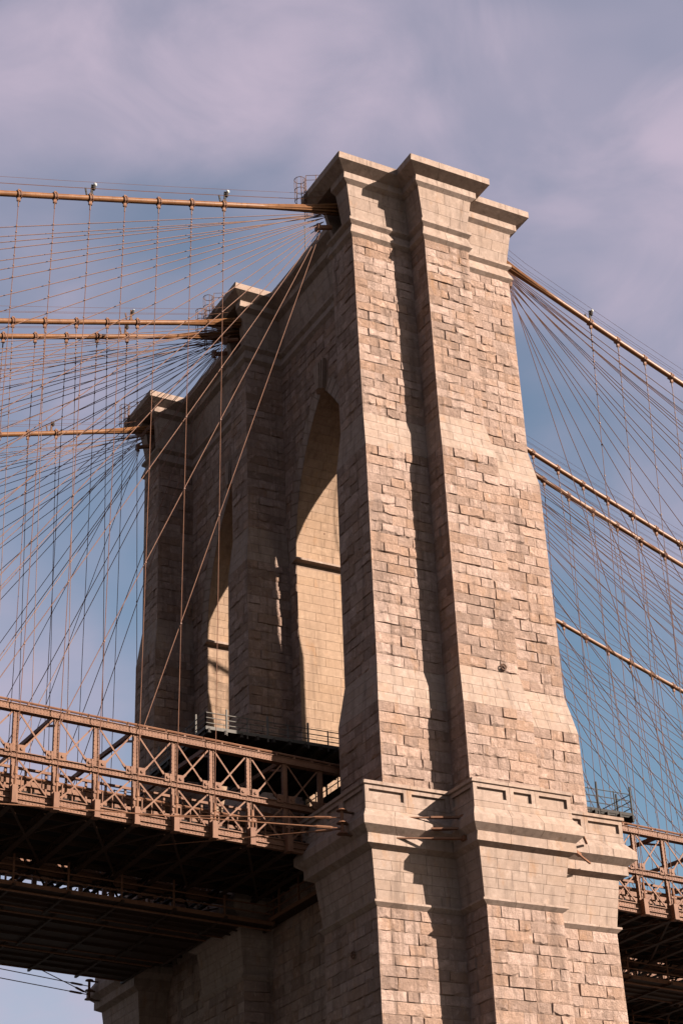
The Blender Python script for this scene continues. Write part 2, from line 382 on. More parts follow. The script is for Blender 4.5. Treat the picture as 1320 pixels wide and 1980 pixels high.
def face_stones(c0, c1, n_, pc, low=18.5, wall=False, nc=None):
    mould = lambda zs, ln, kind: moulding(c0, c1, zs, ln, kind, 'dressed')
    sm = lambda z1, z0, k, kind='dressed_block': courses(c0, c1, n_, z1, z0, .7, False, kind, 'dressed', n_=k, bl=(1.0, 1.8))
    rk = lambda z1, z0, h=.735: courses(c0, c1, n_, z1, z0, h, True, 'stone_block', 'rock')
    mould([87.47, 86.91, 86.42], 2.2, 'cornice_stone')
    c0_ = c0; c0 = nc or c0
    mould([86.42, 85.88, 85.62], 2.2, 'cornice_stone')
    courses(c0, c1, n_, 85.62, 82.77, .95, False, 'dressed_block', 'dressed', n_=3, bl=(1.5, 2.4)); c0 = c0_; mould([82.77, 82.72, 82.50, 82.25], 2.0, 'string_course_stone'); mould([82.25, 81.35, 81.30, 81.05], 2.0, 'string_course_stone')
    if wall: return
    rk(81.05, 65.93); sm(65.93, 62.96, 4); rk(62.96, 46.70); sm(46.70, 43.94, 4); rk(43.94, 38.30)
    mould([38.12, 37.92, 37.88], 2.4, 'belt_stone'); panel(c0, c1, 37.88, 36.78, pc); sm(36.78, 36.40, 1, 'belt_stone')
    mould([36.40, 35.75, 35.26, 34.88], 2.2, 'belt_stone'); mould([34.88, 34.30, 34.07], 2.2, 'belt_stone')
    courses(c0, c1, n_, 34.07, 31.15, .6, False, 'dressed_block', 'dressed', n_=5, bl=(1.1, 2.3)); mould([31.15, 31.10, 30.98, 30.75], 2.0, 'string_course_stone')
    rk(30.75, low, .70)
NICHE = {'IN': lambda z: (-prof(z)[0], 1.45), 'MI': lambda z: (-prof(z)[0], pmn(z) + .75), 'FF': lambda z: (-prof(z)[0], 2 * YC - pin(z) + .75)}
PC = {('IN', 'A'): 3, ('A', 'Ai'): 2, ('Ai', 'B'): 1, ('B', 'BR'): 3, ('BR', 'Ci'): 1, ('Ci', 'C'): 2, ('C', 'CN'): 3}
for a, b_, n_ in PIER_FACES:
    face_stones(CRN[a], CRN[b_], n_, PC.get((a, b_), 2), nc=NICHE.get(a))

# arches between the piers
AY0, AY1, ZS, RAD = 6.15, 16.55, 63.2, 16.9
ACY = (AY0 + AY1) / 2
APEX = ZS + math.sqrt(RAD ** 2 - (ACY - (AY1 - RAD)) ** 2)
def arch_half(z, grow=0.):        # half width of the opening (plus a growth of the radius) at height z
    if z <= ZS: return (AY1 - ACY) + grow
    k = (RAD + grow) ** 2 - (z - ZS) ** 2
    return max(0, math.sqrt(max(k, 0)) - RAD + (AY1 - ACY))
ZB = 36.6
for wi, (yc, cN, cF, nN, nF) in enumerate(((ACY, 'INw', 'Mw', pin, pmn), (2 * YC - ACY, 'MIw', 'Fw', lambda z: 2 * YC - pmn(z), lambda z: 2 * YC - pin(z)))):
    face_stones(CRN[cF], CRN[cN], (-1, 0), 1, wall=True)
    RING = 1.25
    nc = round((81.05 - ZB) / .735); zs = [81.05 - (81.05 - ZB) * k / nc for k in range(nc + 1)]
    for k in range(nc):
        z1, z0 = zs[k], zs[k + 1]; x = -XW
        rows = []
        h0, h1 = arch_half(z0, RING), arch_half(z1, RING)
        if z0 < 44: pass
        if h0 <= 0: rows = [((nF(z0), nF(z1)), (nN(z0), nN(z1)))]
        else:
            hm = max(h0, h1) if z0 > ZS else (AY1 - ACY) + (1.25 if k % 2 else .95)
            if z0 > ZS: hm = arch_half((z0 + z1) / 2, RING) + (.20 if k % 2 else .06); hm = max(hm, .05)
            if z0 <= ZS: hm = (AY1 - ACY) + .0
            rows = [((nF(z0), nF(z1)), (yc + hm, yc + hm)), ((yc - hm, yc - hm), (nN(z0), nN(z1)))]
        for (l0, l1), (r0_, r1_) in rows:
            L_ = l0 - r0_
            if L_ < .1: continue
            for s0, s1 in zip(*(lambda s: (s, s[1:]))(splits(L_, k % 2))):
                u, v = s0 / L_, s1 / L_
                block('stone_block', (x, lerp(l0, r0_, u), z0), (x, lerp(l0, r0_, v), z0), (x, lerp(l1, r1_, v), z1), (x, lerp(l1, r1_, u), z1), (-1, 0, 0), True, 'rock', hmax=.06)
    # voussoirs, both halves
    a_end = math.acos((ACY - (AY1 - RAD)) / RAD); nvs = 15
    for sgn in (1, -1):
        for k in range(nvs):
            a0, a1 = a_end * k / nvs, a_end * (k + 1) / nvs
            if k == nvs - 1: a1 = a_end - .022
            rg = RING - .06 + (.12 if k % 2 else -.1)
            def at(a, r): return (-XW - .02, yc + sgn * (RAD * math.cos(a) - RAD + (AY1 - ACY) + r * math.cos(a)), ZS + (RAD + r) * math.sin(a))
            q = [at(a0, 0), at(a0, rg), at(a1, rg), at(a1, 0)]
            q = [(p[0], yc if sgn * (p[1] - yc) < 0 else p[1], p[2]) for p in q]
            if sgn > 0: q = [q[1], q[0], q[3], q[2]]
            block('voussoir', *q, (-1, 0, 0), False, 'dressed', gap=.04, back=.12, vis=3)
    # keystone: a proud, stepped wedge
    mb = MB(); zt, zb = APEX + 2.3, APEX - .25
    for kx, (wt, wb, d, zz) in enumerate(((.85, .5, .34, 0), (.62, .36, .44, .12), (.42, .24, .52, .24))):
        vs = []
        for xx in (-XW - d, -XW + .1):
            vs += [(xx, yc + wb, zb + zz * .4), (xx, yc - wb, zb + zz * .4), (xx, yc - wt, zt - zz), (xx, yc + wt, zt - zz)]
        mb.add(vs, [(0, 1, 2, 3), (1, 0, 4, 5), (2, 1, 5, 6), (3, 2, 6, 7), (0, 3, 7, 4)], (.6, .3))
    mb.build('keystone', M['dressed'], tower, True)
    # jamb and barrel stones on the far side of the opening, impost moulding
    zs = [ZB + (ZS - .75 - ZB) * k / 36 for k in range(37)] + [ZS] + [ZS + RAD * math.sin(a_end * k / 20) for k in range(1, 21)]
    for sgn in (1, -1):
        c0 = lambda z: (-XW, yc + sgn * arch_half(z)); c1 = lambda z: (XW, yc + sgn * arch_half(z))
        if sgn < 0: c0, c1 = c1, c0
        for k in range(len(zs) - 1):
            if abs(zs[k + 1] - ZS) < 1e-6: continue
            courses(c0, c1, (0, -sgn), zs[k + 1], zs[k], .7, False, 'jamb_block', 'jamb', n_=1, vis=1 if sgn > 0 else .01, bl=(1.3, 2.2) if k % 2 else (2.1, 1.4))
        mb = MB(); ya = yc + sgn * (AY1 - ACY)
        yb, yf_ = ya + sgn * .3, ya - sgn * .46
        pr = [(yb, ZS - .42), (yf_, ZS - .30), (yf_, ZS - .16), (ya - sgn * .02, ZS + .12), (yb, ZS + .12)]
        vs = [(x, *q) for x in (-XW - .3, XW + .3) for q in pr]
        mb.add(vs, [(i, (i + 1) % 5, 5 + (i + 1) % 5, 5 + i) for i in range(5)] + [(4, 3, 2, 1, 0), (5, 6, 7, 8, 9)], (.6, .3))
        mb.build('impost_moulding', M['dressed'], tower, True)

# lower wall between the piers, under the deck
for c0, c1 in ((CRN['Mw'], CRN['INw']), (CRN['Fw'], CRN['MIw'])):
    courses(c0, c1, (-1, 0), 36.4, 18.5, .70, True, 'stone_block', 'rock', hmax=.06)

# rank and link the stones
for (kind, mat), lst in PIECES.items():
    lst.sort(key=lambda q: -q[0])
    cut = 300 if kind in ('stone_block',) else (300 if kind in ('dressed_block',) else 200)
    for ar, vs, fs, tn in lst[:cut]:
        if ar < 60: break
        mb = MB(); mb.add(vs, fs, tn); mb.build(kind, M[mat], tower, True)
    rest = [q for i, q in enumerate(lst) if i >= cut or q[0] < 60]
    if rest:
        mb = MB()
        for ar, vs, fs, tn in rest: mb.add(vs, fs, tn)
        o = mb.build(kind + 's', M[mat], tower, True); o['kind'] = 'stuff'

# cores behind the stones
def loft(name, lo, hi, ztop=87.46, zbot=0., ins=.025, zmax=87.47):
    mb = MB(); zs = [q[0] for q in TAB if zbot <= q[0] <= zmax]
    rows = []
    for i, z in enumerate(zs):
        x0, y0 = lo(z); x1, y1 = hi(z)
        zz = z if i else ztop
        k = .25 if 36.3 < z < 37.9 else ins
        rows.append([(x0 + k, y0 + k, zz), (x1 - k, y0 + k, zz), (x1 - k, y1 - k, zz), (x0 + k, y1 - k, zz)])
    vs = [p for r in rows for p in r]; fs = [(0, 1, 2, 3)]
    for k in range(len(rows) - 1):
        for j in range(4):
            j2 = (j + 1) % 4; fs.append((k * 4 + j, (k + 1) * 4 + j, (k + 1) * 4 + j2, k * 4 + j2))
    q = 4 * (len(rows) - 1); fs.append((q + 3, q + 2, q + 1, q)); mb.add(vs, fs); return mb.build(name, M['mortar'], tower)
def pier(lo, hi, n0, n1):
    """shaft, then a top whose front is cut back between n0 and n1 where the cable enters, then the cornice slab"""
    loft('pier_core', lo, hi, 82.765, zmax=82.77)
    loft('pier_core', lambda z: (-4.6, lo(z)[1]), hi, 86.41, zbot=82.77, zmax=86.42)
    loft('pier_core', lo, lambda z: (-4.5, n0(z)), 86.405, zbot=82.77, zmax=86.42)
    loft('pier_core', lambda z: (lo(z)[0], n1(z)), lambda z: (-4.5, hi(z)[1]), 86.405, zbot=82.77, zmax=86.42)
    loft('cornice_core', lo, hi, 87.46, zbot=86.42)
P4 = lambda z: prof(z)
pier(lambda z: (-P4(z)[0], P4(z)[1]), lambda z: (P4(z)[0], pin(z)), lambda z: 1.45, lambda z: pin(z) - .4)
loft('buttress_core', lambda z: (-prof(z)[2], prof(z)[3]), lambda z: (prof(z)[2], 1.5), 87.455)
pier(lambda z: (-P4(z)[0], pmn(z)), lambda z: (P4(z)[0] - (.85 if z < 82 else 0), 2 * YC - pmn(z)), lambda z: pmn(z) + .75, lambda z: 2 * YC - pmn(z) - .5)  # hidden back cut shallower, shaped to let sun onto the farther arch jamb
pier(lambda z: (-P4(z)[0], 2 * YC - pin(z)), lambda z: (P4(z)[0], 2 * YC - P4(z)[1]), lambda z: 2 * YC - pin(z) + .75, lambda z: 2 * YC - 1.0)
loft('buttress_core', lambda z: (-prof(z)[2], 2 * YC - 1.5), lambda z: (prof(z)[2], 2 * YC - prof(z)[3]), 87.455)
for yc in (ACY, 2 * YC - ACY):     # wall with the arch cut through it, from springing to string course
    y0, y1 = yc - 8.6, yc + 8.6
    hw = AY1 - ACY + .05; loop = [(yc + hw, ZB - .3)]
    for k in range(0, 25):
        z = ZS + (APEX - ZS) * k / 24; loop.append((yc + arch_half(z) + .05, z + .04))
    loop += [(2 * yc - p[0], p[1]) for p in reversed(loop)]
    mb = MB(); xs = XW - .025
    left = [p for p in loop if p[0] >= yc]; right = [p for p in loop if p[0] < yc]
    rgt = [(2 * yc - p[0], p[1]) for p in left]
    for sx in (-1, 1):
        for half, ye in ((left, y1), (rgt, y0)):
            for p, q in zip(half, half[1:]):
                f = [(sx * xs, p[0], p[1]), (sx * xs, q[0], q[1]), (sx * xs, ye, q[1]), (sx * xs, ye, p[1])]
                mb.add(f, [(0, 1, 2, 3)])
            tp = half[-1]
            mb.add([(sx * xs, tp[0], tp[1]), (sx * xs, ye, tp[1]), (sx * xs, ye, 81.06), (sx * xs, tp[0], 81.06)], [(0, 1, 2, 3)])
    for half in (left, rgt):
        for p, q in zip(half, half[1:]):
            mb.add([(-xs, p[0], p[1]), (xs, p[0], p[1]), (xs, q[0], q[1]), (-xs, q[0], q[1])], [(0, 1, 2, 3)])
    mb.build('wall_core', M['mortar'], tower)
    mb = MB(); zsl = [q[0] for q in TAB if q[0] > 81.04]; rows = []
    for i, z in enumerate(zsl):
        xx = wallx(z) - .025; rows.append([(-xx, y0, z if i else 87.45), (xx, y0, z if i else 87.45), (xx, y1, z if i else 87.45), (-xx, y1, z if i else 87.45)])
    vs = [p for r in rows for p in r]; fs = [(0, 1, 2, 3), tuple(4 * (len(rows) - 1) + j for j in (3, 2, 1, 0))]
    for k in range(len(rows) - 1):
        for j in range(4): fs.append((k * 4 + j, (k + 1) * 4 + j, (k + 1) * 4 + (j + 1) % 4, k * 4 + (j + 1) % 4))
    mb.add(vs, fs); mb.build('wall_core', M['mortar'], tower)
    mb = MB(); mb.box((-XLOW + .05, y0, 0), (XLOW - .05, y1, 36.45)); mb.build('wall_core', M['mortar'], tower)

# small fittings on the tower: iron rings, drain holes
def ring(p, n_, r=.16):
    mb = MB(); p = Vector(p); n_ = Vector(n_); a = n_.cross(Vector((0, 0, 1))).normalized(); b_ = Vector((0, 0, 1))
    mb.tube([p + n_ * .12 + (a * math.cos(k * .5236) + b_ * math.sin(k * .5236)) * r for k in range(13)], .05, 5)
    mb.tube([p - n_ * .1, p + n_ * .2], .07, 6)
    return mb.build('iron_ring', M['iron'], tower)
ring((1.0, -2.72, 47.0), (0, -1, 0), .2)
for X_, Z_ in ((-2.2, 66.2), (-1.1, 66.0)): ring((X_, 16.55, Z_ - .3), (0, -1, 0), .09)
for X_, Z_ in ((-2.2, 66.0), (-.9, 65.9)): ring((X_, 2 * YC - AY0 , Z_ - .2), (0, -1, 0), .09)
ring((-8.62, 1.2, 28.6), (-1, 0, 0), .2)

# ------------------------------------------------------------------ cables, stays, suspenders
PANEL, SL = 2.52, .0456
def zc(x): return 40.91 - SL * x                     # top of the truss posts; the deck falls gently to the right
XP_L = [-8.47 - PANEL * k for k in range(22)]
XP_R = [13.45 + PANEL * k for k in range(18)]
def cable_z(x):
    d = max(abs(x) - 7., -7.)
    if x < 0: return 85.05 - .30 * d + .0005 * d * d
    return 85.35 - .43 * d + .0011 * d * d
CABLES = [('nearest', 2.2, 5.0, 4.5), ('second', 18.4, 16.4, 16.8), ('third', 20.5, 22.5, 22.1), ('farthest', 2 * YC - 2.2, 2 * YC - 5.0, 2 * YC - 4.5)]
def cable_y(ci, x):
    nm, yt, yd, yf = CABLES[ci]
    return yt + (yf - yt) * .02 * max(abs(x) - 8, 0) / 10
def circle_band(mb, p, d, r, w_, n=10):
    p, d = Vector(p), Vector(d).normalized(); mb.tube([p - d * w_ / 2, p + d * w_ / 2], r, n)
# share band mesh
def band_mesh(slope, nm):
    mb = MB(); d = Vector((1, 0, slope)).normalized()
    circle_band(mb, -d * .09, d, .30, .09); circle_band(mb, d * .09, d, .30, .09); circle_band(mb, (0, 0, 0), d, .265, .26)
    mb.box((-.1, -.07, -.58), (.1, .07, -.22)); mb.box((-.09, -.06, .22), (.09, .06, .42))
    mb.tube([(-.12, 0, -.5), (.12, 0, -.5)], .1, 8)
    return mb.mesh(nm, M['tan_plain'])
BANDL, BANDR = band_mesh(.29, 'cable_band'), band_mesh(-.42, 'cable_band')
SIDE = {-1: 'left', 1: 'right'}
XEND = {(-1, 0): -46, (1, 0): 36, (-1, 1): -42, (1, 1): 50, (-1, 2): -42, (1, 2): 50, (-1, 3): -40, (1, 3): 62}
NST = 19
for ci, (nm, yt, yd, yf) in enumerate(CABLES):
    cb = empty('suspension_cable', 'thick tan main cable, %s of the four running over the tower top' % nm, 'cable', 'main cables', (0, yt, 0))
    mb = MB()
    pts = [(x, cable_y(ci, x) - yt, cable_z(x)) for x in (-90, -75, -60, -50, -42, -35, -28, -22, -17, -13, -10, -7, 7, 10, 13, 17, 22, 28, 35, 42, 50, 60, 75, 90)]
    mb.tube(pts, .215, 10); mb.build('cable_wrap', M['cable'], cb, smooth=True)
    for sg in (-1, 1):
        for k in range(9):                            # loose strands fanning out at the saddle
            mb = MB()
            th = k / 9 * 2 * math.pi; ry, rz = .34 * math.cos(th), .3 * math.sin(th)
            xa, xb = sg * 13.5, sg * 6.2
            mb.tube([(xa, .08 * math.cos(th), cable_z(xa) + .1 * math.sin(th)), (sg * 9.5, ry * .7, cable_z(sg * 9.5) + rz * .7), (xb, ry * 1.4, cable_z(xb) + rz * 1.4)], .085, 6)
            mb.build('strand', M['cable'], cb)
        for dy, dz in ((-.35, 1.15), (.35, 1.15), (-.3, .62)):
            mb = MB(); mb.tube([(x, cable_y(ci, x) - yt + dy, cable_z(x) + dz + (.35 if abs(x) < 10 else 0)) for x in [sg * q for q in (7.4, 10, 14, 20, 28, 40, 60, 90)]], .014, 4)
            mb.build('hand_rope', M['rope'], cb)
        # stay collar under the saddle
        mb = MB(); a = Vector((sg * 7.3, 0, 83.25)); b_ = Vector((sg * 8.4, 0, 82.85))
        mb.tube([a, b_], .2, 8); mb.tube([b_ - Vector((sg * .1, 0, 0)), b_ + Vector((sg * .12, 0, 0))], .34, 8)
        mb.build('stay_collar', M['tan_plain'], cb)
        for k, x in enumerate([q for q in (XP_L if sg < 0 else [16.0 + PANEL * q for q in range(20)]) if abs(q) > 15]):
            if abs(x) > abs(XEND[(sg, ci)]): break
            o = link('cable_band', BANDL if sg < 0 else BANDR, cb, (x, cable_y(ci, x) - yt, cable_z(x)))
        XS = [q for q in (XP_L if sg < 0 else [16.0 + PANEL * q for q in range(20)]) if abs(q) > 15]
        # diagonal stays
        stays = []
        for k in range(NST):
            xd = sg * (21.05 + 2 * PANEL * k); j = min(k, 12)
            a = Vector((sg * (8.3 - .05 * j), yt + .22 * ((k % 3) - 1), 82.45 + .155 * j)); b_ = Vector((xd, yf, zc(xd) - .6))
            stays.append((a, b_))
            mb = MB(); mb.tube([a, b_], .029, 5)
            o = mb.build('stay_rope', M['rope'])
            tag(o, '%s diagonal stay, counted from the steepest, below the %s main cable, %s of tower' % (ORD[k], nm, SIDE[sg]), 'stay', '%s fan of stays under the %s cable' % (SIDE[sg], nm))
        # suspenders, with a clip wherever a stay crosses
        for k, x in enumerate(XS):
            if abs(x) > abs(XEND[(sg, ci)]): break
            top = Vector((x, cable_y(ci, x), cable_z(x) - .5)); bot = Vector((x, yf, zc(x) - 4.2))
            mb = MB(); mb.tube([top, bot], .025, 5)
            mb.tube([top, top + (bot - top).normalized() * .5], .05, 6)
            for a, b_ in stays:
                u = (x - a.x) / (b_.x - a.x)
                if 0 < u < 1:
                    zz = a.z + (b_.z - a.z) * u; v = (top.z - zz) / (top.z - bot.z)
                    if 0 < v < 1: q = top.lerp(bot, v); mb.box(q - Vector((.045, .045, .05)), q + Vector((.045, .045, .05)))
            o = mb.build('suspender_rope', M['rope'])
            tag(o, '%s vertical suspender %s of the tower, hanging from the %s main cable' % (ORD[k], SIDE[sg], nm), 'suspender', 'suspenders under the %s cable' % nm)

# cable lamps
def cable_lamp(ci, x, label):
    p = Vector((x, cable_y(ci, x), cable_z(x) + .2))
    e = empty('cable_lamp', label, 'lamp', 'lamps on the cables', p)
    mb = MB(); mb.beam((0, 0, 0), (.05, 0, 1.0), .1, .16); mb.beam((-.35, 0, 0), (-.45, 0, .55), .08, .1); mb.box((-.1, -.14, -.15), (.12, .14, .12)); mb.build('bracket', M['iron'] if ci else M['blackm'], e)
    mb = MB(); mb.tube([(.12, -.05, .55), (.14, -.05, .72), (.16, -.05, .9)], [.1, .15, .1], 8); sk = mb.build('lamp_socket', M['blackm'], e)
    mb = MB(); mb.ball((.2, -.12, .98), .14 if ci in (0,) else .08); mb.build('globe', M['glass'], sk, smooth=True)
cable_lamp(0, -26.05, 'white globe lamp on the nearest cable, farther left of the tower')
cable_lamp(0, -15.97, 'white globe lamp on the nearest cable, closest to the tower on the left')
cable_lamp(0, 16.05, 'white globe lamp on the nearest cable right of the tower')
cable_lamp(1, -16.6, 'upright lamp bracket on the upper of the two middle cables')
cable_lamp(2, -16.2, 'upright lamp bracket on the lower of the two middle cables')
cable_lamp(3, -16.5, 'upright lamp bracket on the farthest cable left of tower')

# ------------------------------------------------------------------ stiffening trusses
def shared(fn, nm, mat): mb = MB(); fn(mb); return mb.mesh(nm, M[mat])
DZ = SL * PANEL
def tr_parts(sg):
    """meshes for one panel: a post at the origin (z = 0 at the post top), the panel reaching PANEL away from the tower"""
    e = sg * PANEL; dz = -SL * e
    P = {}
    P['post'] = shared(lambda m: (m.box((-.11, -.08, -5.55), (.11, .08, 0)), m.box((-.155, -.12, -5.5), (-.105, .12, -.02)), m.box((.105, -.12, -5.5), (.155, .12, -.02))), 'post', 'tan')
    def dg(x0, z0, x1, z1, y): return lambda m: (m.beam((x0, y, z0), (x1, y, z1), .045, .095), m.beam(Vector((x0, y, z0)).lerp(Vector((x1, y, z1)), .8), Vector((x0, y, z0)).lerp(Vector((x1, y, z1)), .93), .09, .14))
    g_ = .25 * sg
    P['upper_diagonal'] = [shared(dg(g_, -.1, e - g_ * 1.6, dz - 2.45, -.09), 'upper_diagonal', 'tan_plain'), shared(dg(e - g_, dz - .1, g_ * 1.6, -2.45, -.02), 'upper_diagonal', 'tan_plain')]
    P['lower_diagonal'] = [shared(dg(g_, -2.95, e - g_, dz - 5.05, -.09), 'lower_diagonal', 'tan_plain'), shared(dg(e - g_, dz - 2.95, g_, -5.05, -.02), 'lower_diagonal', 'tan_plain')]
    def gus(s): return lambda m: (m.box((min(s * .18, s * .62), -.2, -2.62), (max(s * .18, s * .62), -.12, -2.12)), m.tube([(s * .42, -.27, -2.36), (s * .42, -.19, -2.36)], .1, 8))
    P['gusset_plate'] = [shared(gus(s), 'gusset_plate', 'tan_plain') for s in (-1, 1)]
    def riv(m):
        for q in range(22):
            z = -.15 - 5.3 * q / 21
            for x in (-.13, .13): m.box((x - .022, -.145, z - .022), (x + .022, -.12, z + .022))
        for q in range(12):
            x = e * q / 12; z = dz * q / 12
            for zz, y in ((.34, -.17), (.12, -.17), (-2.66, -.11), (-2.78, -.11), (-5.14, -.12), (-5.3, -.12), (-5.56, -.15)): m.box((x - .024, y - .024, z + zz - .024), (x + .024, y, z + zz + .024))
    P['rivets'] = shared(riv, 'rivets', 'tan_plain')
    P['foot_bracket'] = shared(lambda m: (m.box((-.17, -.62, -5.82), (.17, -.12, -4.75)), m.box((-.2, -.66, -5.84), (.2, -.08, -5.74))), 'foot_bracket', 'tan_plain')
    def sock(m):
        m.tube([(0, -.5, -4.75), (0, -.5, -4.1)], .09, 8); m.tube([(0, -.5, -4.1), (0, -.5, -3.6)], [.13, .06], 8); m.box((-.22, -.56, -4.35), (.22, -.42, -4.22))
        m.tube([(.12, -.45, -4.3), (.12, -.45, -3.2)], .035, 5)
    P['suspender_socket'] = shared(sock, 'suspender_socket', 'tan_plain')
    P['rail_post'] = shared(lambda m: m.beam((0, .28, -5.0), (0, .28, -3.85), .06, .06), 'rail_post', 'tan_plain')
    return P
TP = {-1: tr_parts(-1), 1: tr_parts(1)}
def truss(sg, y, xs, label, detail, grp, flip=1, hgt=0.):
    t_ = empty('stiffening_truss', label, 'truss', grp, (xs[0], y, zc(xs[0])))
    xa, xb = xs[0] - sg * 4.5, xs[-1]
    L = lambda x: (x - xs[0], 0, zc(x) - zc(xs[0]))
    def run(nm, dy, z, wd, ht, mat='tan', n=1):
        mb = MB(); a, b_ = Vector(L(xa)), Vector(L(xb))
        mb.beam(a + Vector((0, dy, z)), b_ + Vector((0, dy, z)), wd, ht); return mb.build(nm, M[mat], t_)
    mb = MB(); a, b_ = Vector(L(xa)), Vector(L(xb))
    mb.beam(a + Vector((0, 0, .22)), b_ + Vector((0, 0, .22)), .34, .40); mb.beam(a + Vector((0, 0, .43)), b_ + Vector((0, 0, .43)), .46, .04); mb.beam(a + Vector((0, 0, .02)), b_ + Vector((0, 0, .02)), .46, .04)
    mb.build('top_chord', M['tan'], t_)
    mb = MB()
    for z, wd, ht in ((-2.55, .42, .05), (-2.72, .22, .3), (-2.89, .42, .05)): mb.beam(a + Vector((0, 0, z)), b_ + Vector((0, 0, z)), wd, ht)
    mb.build('middle_chord', M['tan'], t_)
    mb = MB()
    for z, wd, ht in ((-5.02, .44, .06), (-5.22, .24, .34), (-5.41, .5, .06), (-5.56, .3, .22)): mb.beam(a + Vector((0, 0, z)), b_ + Vector((0, 0, z)), wd, ht)
    mb.build('bottom_chord', M['tan'], t_)
    if detail:
        mb = MB(); mb.tube([a + Vector((0, -.05, .66)), b_ + Vector((0, -.05, .66))], .075, 6)
        k = 0
        while k < (b_ - a).length: q = a + (b_ - a).normalized() * k; mb.box(q + Vector((-.06, -.1, .44)), q + Vector((.06, .05, .66))); k += 1.26
        mb.build('pipe_rail', M['tan_plain'], t_)
        mb = MB(); mb.tube([a + Vector((0, .28, -3.85)), b_ + Vector((0, .28, -3.85))], .07, 6); mb.build('side_rail', M['tan_plain'], t_)
    for k, x in enumerate(xs):
        p = L(x); P = TP[sg]
        po = link('post', P['post'], t_, p)
        for me in P['gusset_plate']: link('gusset_plate', me, po)
        if k < len(xs) - 1:
            for nm in ('upper_diagonal', 'lower_diagonal'):
                for me in P[nm]: link(nm, me, t_, p)
        if detail:
            rv = link('rivets', P['rivets'], t_, p); rv['kind'] = 'stuff'; link('foot_bracket', P['foot_bracket'], po); link('suspender_socket', P['suspender_socket'], po)
            for q in range(1, 4): link('rail_post', P['rail_post'], t_, (p[0] + sg * PANEL * q / 4, 0, p[2] - SL * sg * PANEL * q / 4))
    if flip < 0: t_.scale = (1, -1, 1)
    return t_
truss(-1, 5.0, XP_L[:20], 'riveted tan lattice truss along the near deck edge, left of the tower', True, 'stiffening trusses')
truss(1, 5.0, XP_R[:12], 'riveted tan lattice truss along the near deck edge, right of the tower', True, 'stiffening trusses')
truss(-1, 16.4, XP_L[:20], 'inner tan truss behind the near truss, left of the tower', False, 'stiffening trusses')
truss(1, 16.4, XP_R[:14], 'inner tan truss behind the near truss, right of the tower', False, 'stiffening trusses')
truss(-1, 22.5, XP_L[:20], 'second inner truss beyond the promenade, left of the tower', False, 'stiffening trusses')
truss(1, 22.5, XP_R[:14], 'second inner truss beyond the promenade, right of the tower', False, 'stiffening trusses')
truss(-1, 2 * YC - 5, XP_L[:20], 'lattice truss along the far deck edge, left of the tower', True, 'stiffening trusses', -1)
truss(1, 2 * YC - 5, XP_R[:16], 'lattice truss along the far deck edge, right of the tower', True, 'stiffening trusses', -1)

# ------------------------------------------------------------------ decks
def deck(sg, xs, label):
    d = empty('road_deck', label, 'bridge deck', 'road decks', (0, 0, 0))
    xa, xb = xs[0] - sg * (4.4 if sg < 0 else 5.6), xs[-1]
    fb = MB()
    for y0, y1 in ((5.4, 15.9), (22.9, 2 * YC - 5.4)):
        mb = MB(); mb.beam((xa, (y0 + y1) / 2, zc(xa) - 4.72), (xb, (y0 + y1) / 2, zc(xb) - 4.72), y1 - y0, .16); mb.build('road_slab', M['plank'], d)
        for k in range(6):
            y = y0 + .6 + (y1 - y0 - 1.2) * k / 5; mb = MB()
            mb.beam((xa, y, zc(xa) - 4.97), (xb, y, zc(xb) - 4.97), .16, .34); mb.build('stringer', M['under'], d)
    def fbm(m):
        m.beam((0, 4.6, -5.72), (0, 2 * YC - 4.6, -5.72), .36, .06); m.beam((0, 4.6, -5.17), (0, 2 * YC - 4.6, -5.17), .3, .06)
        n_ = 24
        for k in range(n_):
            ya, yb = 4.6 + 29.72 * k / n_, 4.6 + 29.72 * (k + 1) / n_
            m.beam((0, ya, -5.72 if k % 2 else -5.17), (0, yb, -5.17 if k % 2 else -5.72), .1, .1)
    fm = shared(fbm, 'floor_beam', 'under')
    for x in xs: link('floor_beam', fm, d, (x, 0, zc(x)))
    e_ = sg * PANEL * 2; dz_ = -SL * e_
    lms = [shared(lambda m, y0=y0, y1=y1, z=z: m.beam((0, y0, z), (e_, y1, dz_ + z), .14, .08), 'lateral_brace', 'under')
           for q in (5.2, 15, 24.8) for y0, y1, z in ((q, q + 9, -5.62), (q + 9, q, -5.72))]
    for x in xs[:-2:2]:
        for lm in lms: link('lateral_brace', lm, d, (x, 0, zc(x)))
    # kerb beams of the roadway seen through the near truss
    for z in (-4.25, -3.55, -2.95):
        mb = MB(); mb.beam((xa, 6.3, zc(xa) + z), (xb, 6.3, zc(xb) + z), .1, .3 if z < -4 else .16); mb.build('guard_beam', M['tan_plain'], d)
    pm = shared(lambda m: m.box((-.06, 6.36, -4.65), (.06, 6.5, -2.85)), 'guard_post', 'tan_plain')
    for k in range(len(xs) * 2 - 1): x = xs[0] + sg * PANEL * k / 2; link('guard_post', pm, d, (x, 0, zc(x)))
    # overhead struts from the near truss to the inner one
    sm_ = shared(lambda m: (m.beam((0, 5.2, .3), (0, 16.3, .95), .22, .26), m.beam((0, 5.3, -.3), (0, 7.2, .4), .14, .14)), 'overhead_strut', 'tan')
    sm2 = shared(lambda m: m.beam((0, 22.6, .95), (0, 2 * YC - 5.2, .3), .3, .34), 'overhead_strut', 'tan')
    for x in xs[1 if sg < 0 else 0::2]:
        link('overhead_strut', sm_, d, (x, 0, zc(x))); link('overhead_strut', sm2, d, (x, 0, zc(x)))
    return d
deck(-1, XP_L[:20], 'dark underside of the road deck left of the tower')
deck(1, XP_R[:16], 'dark underside of the road deck right of the tower')

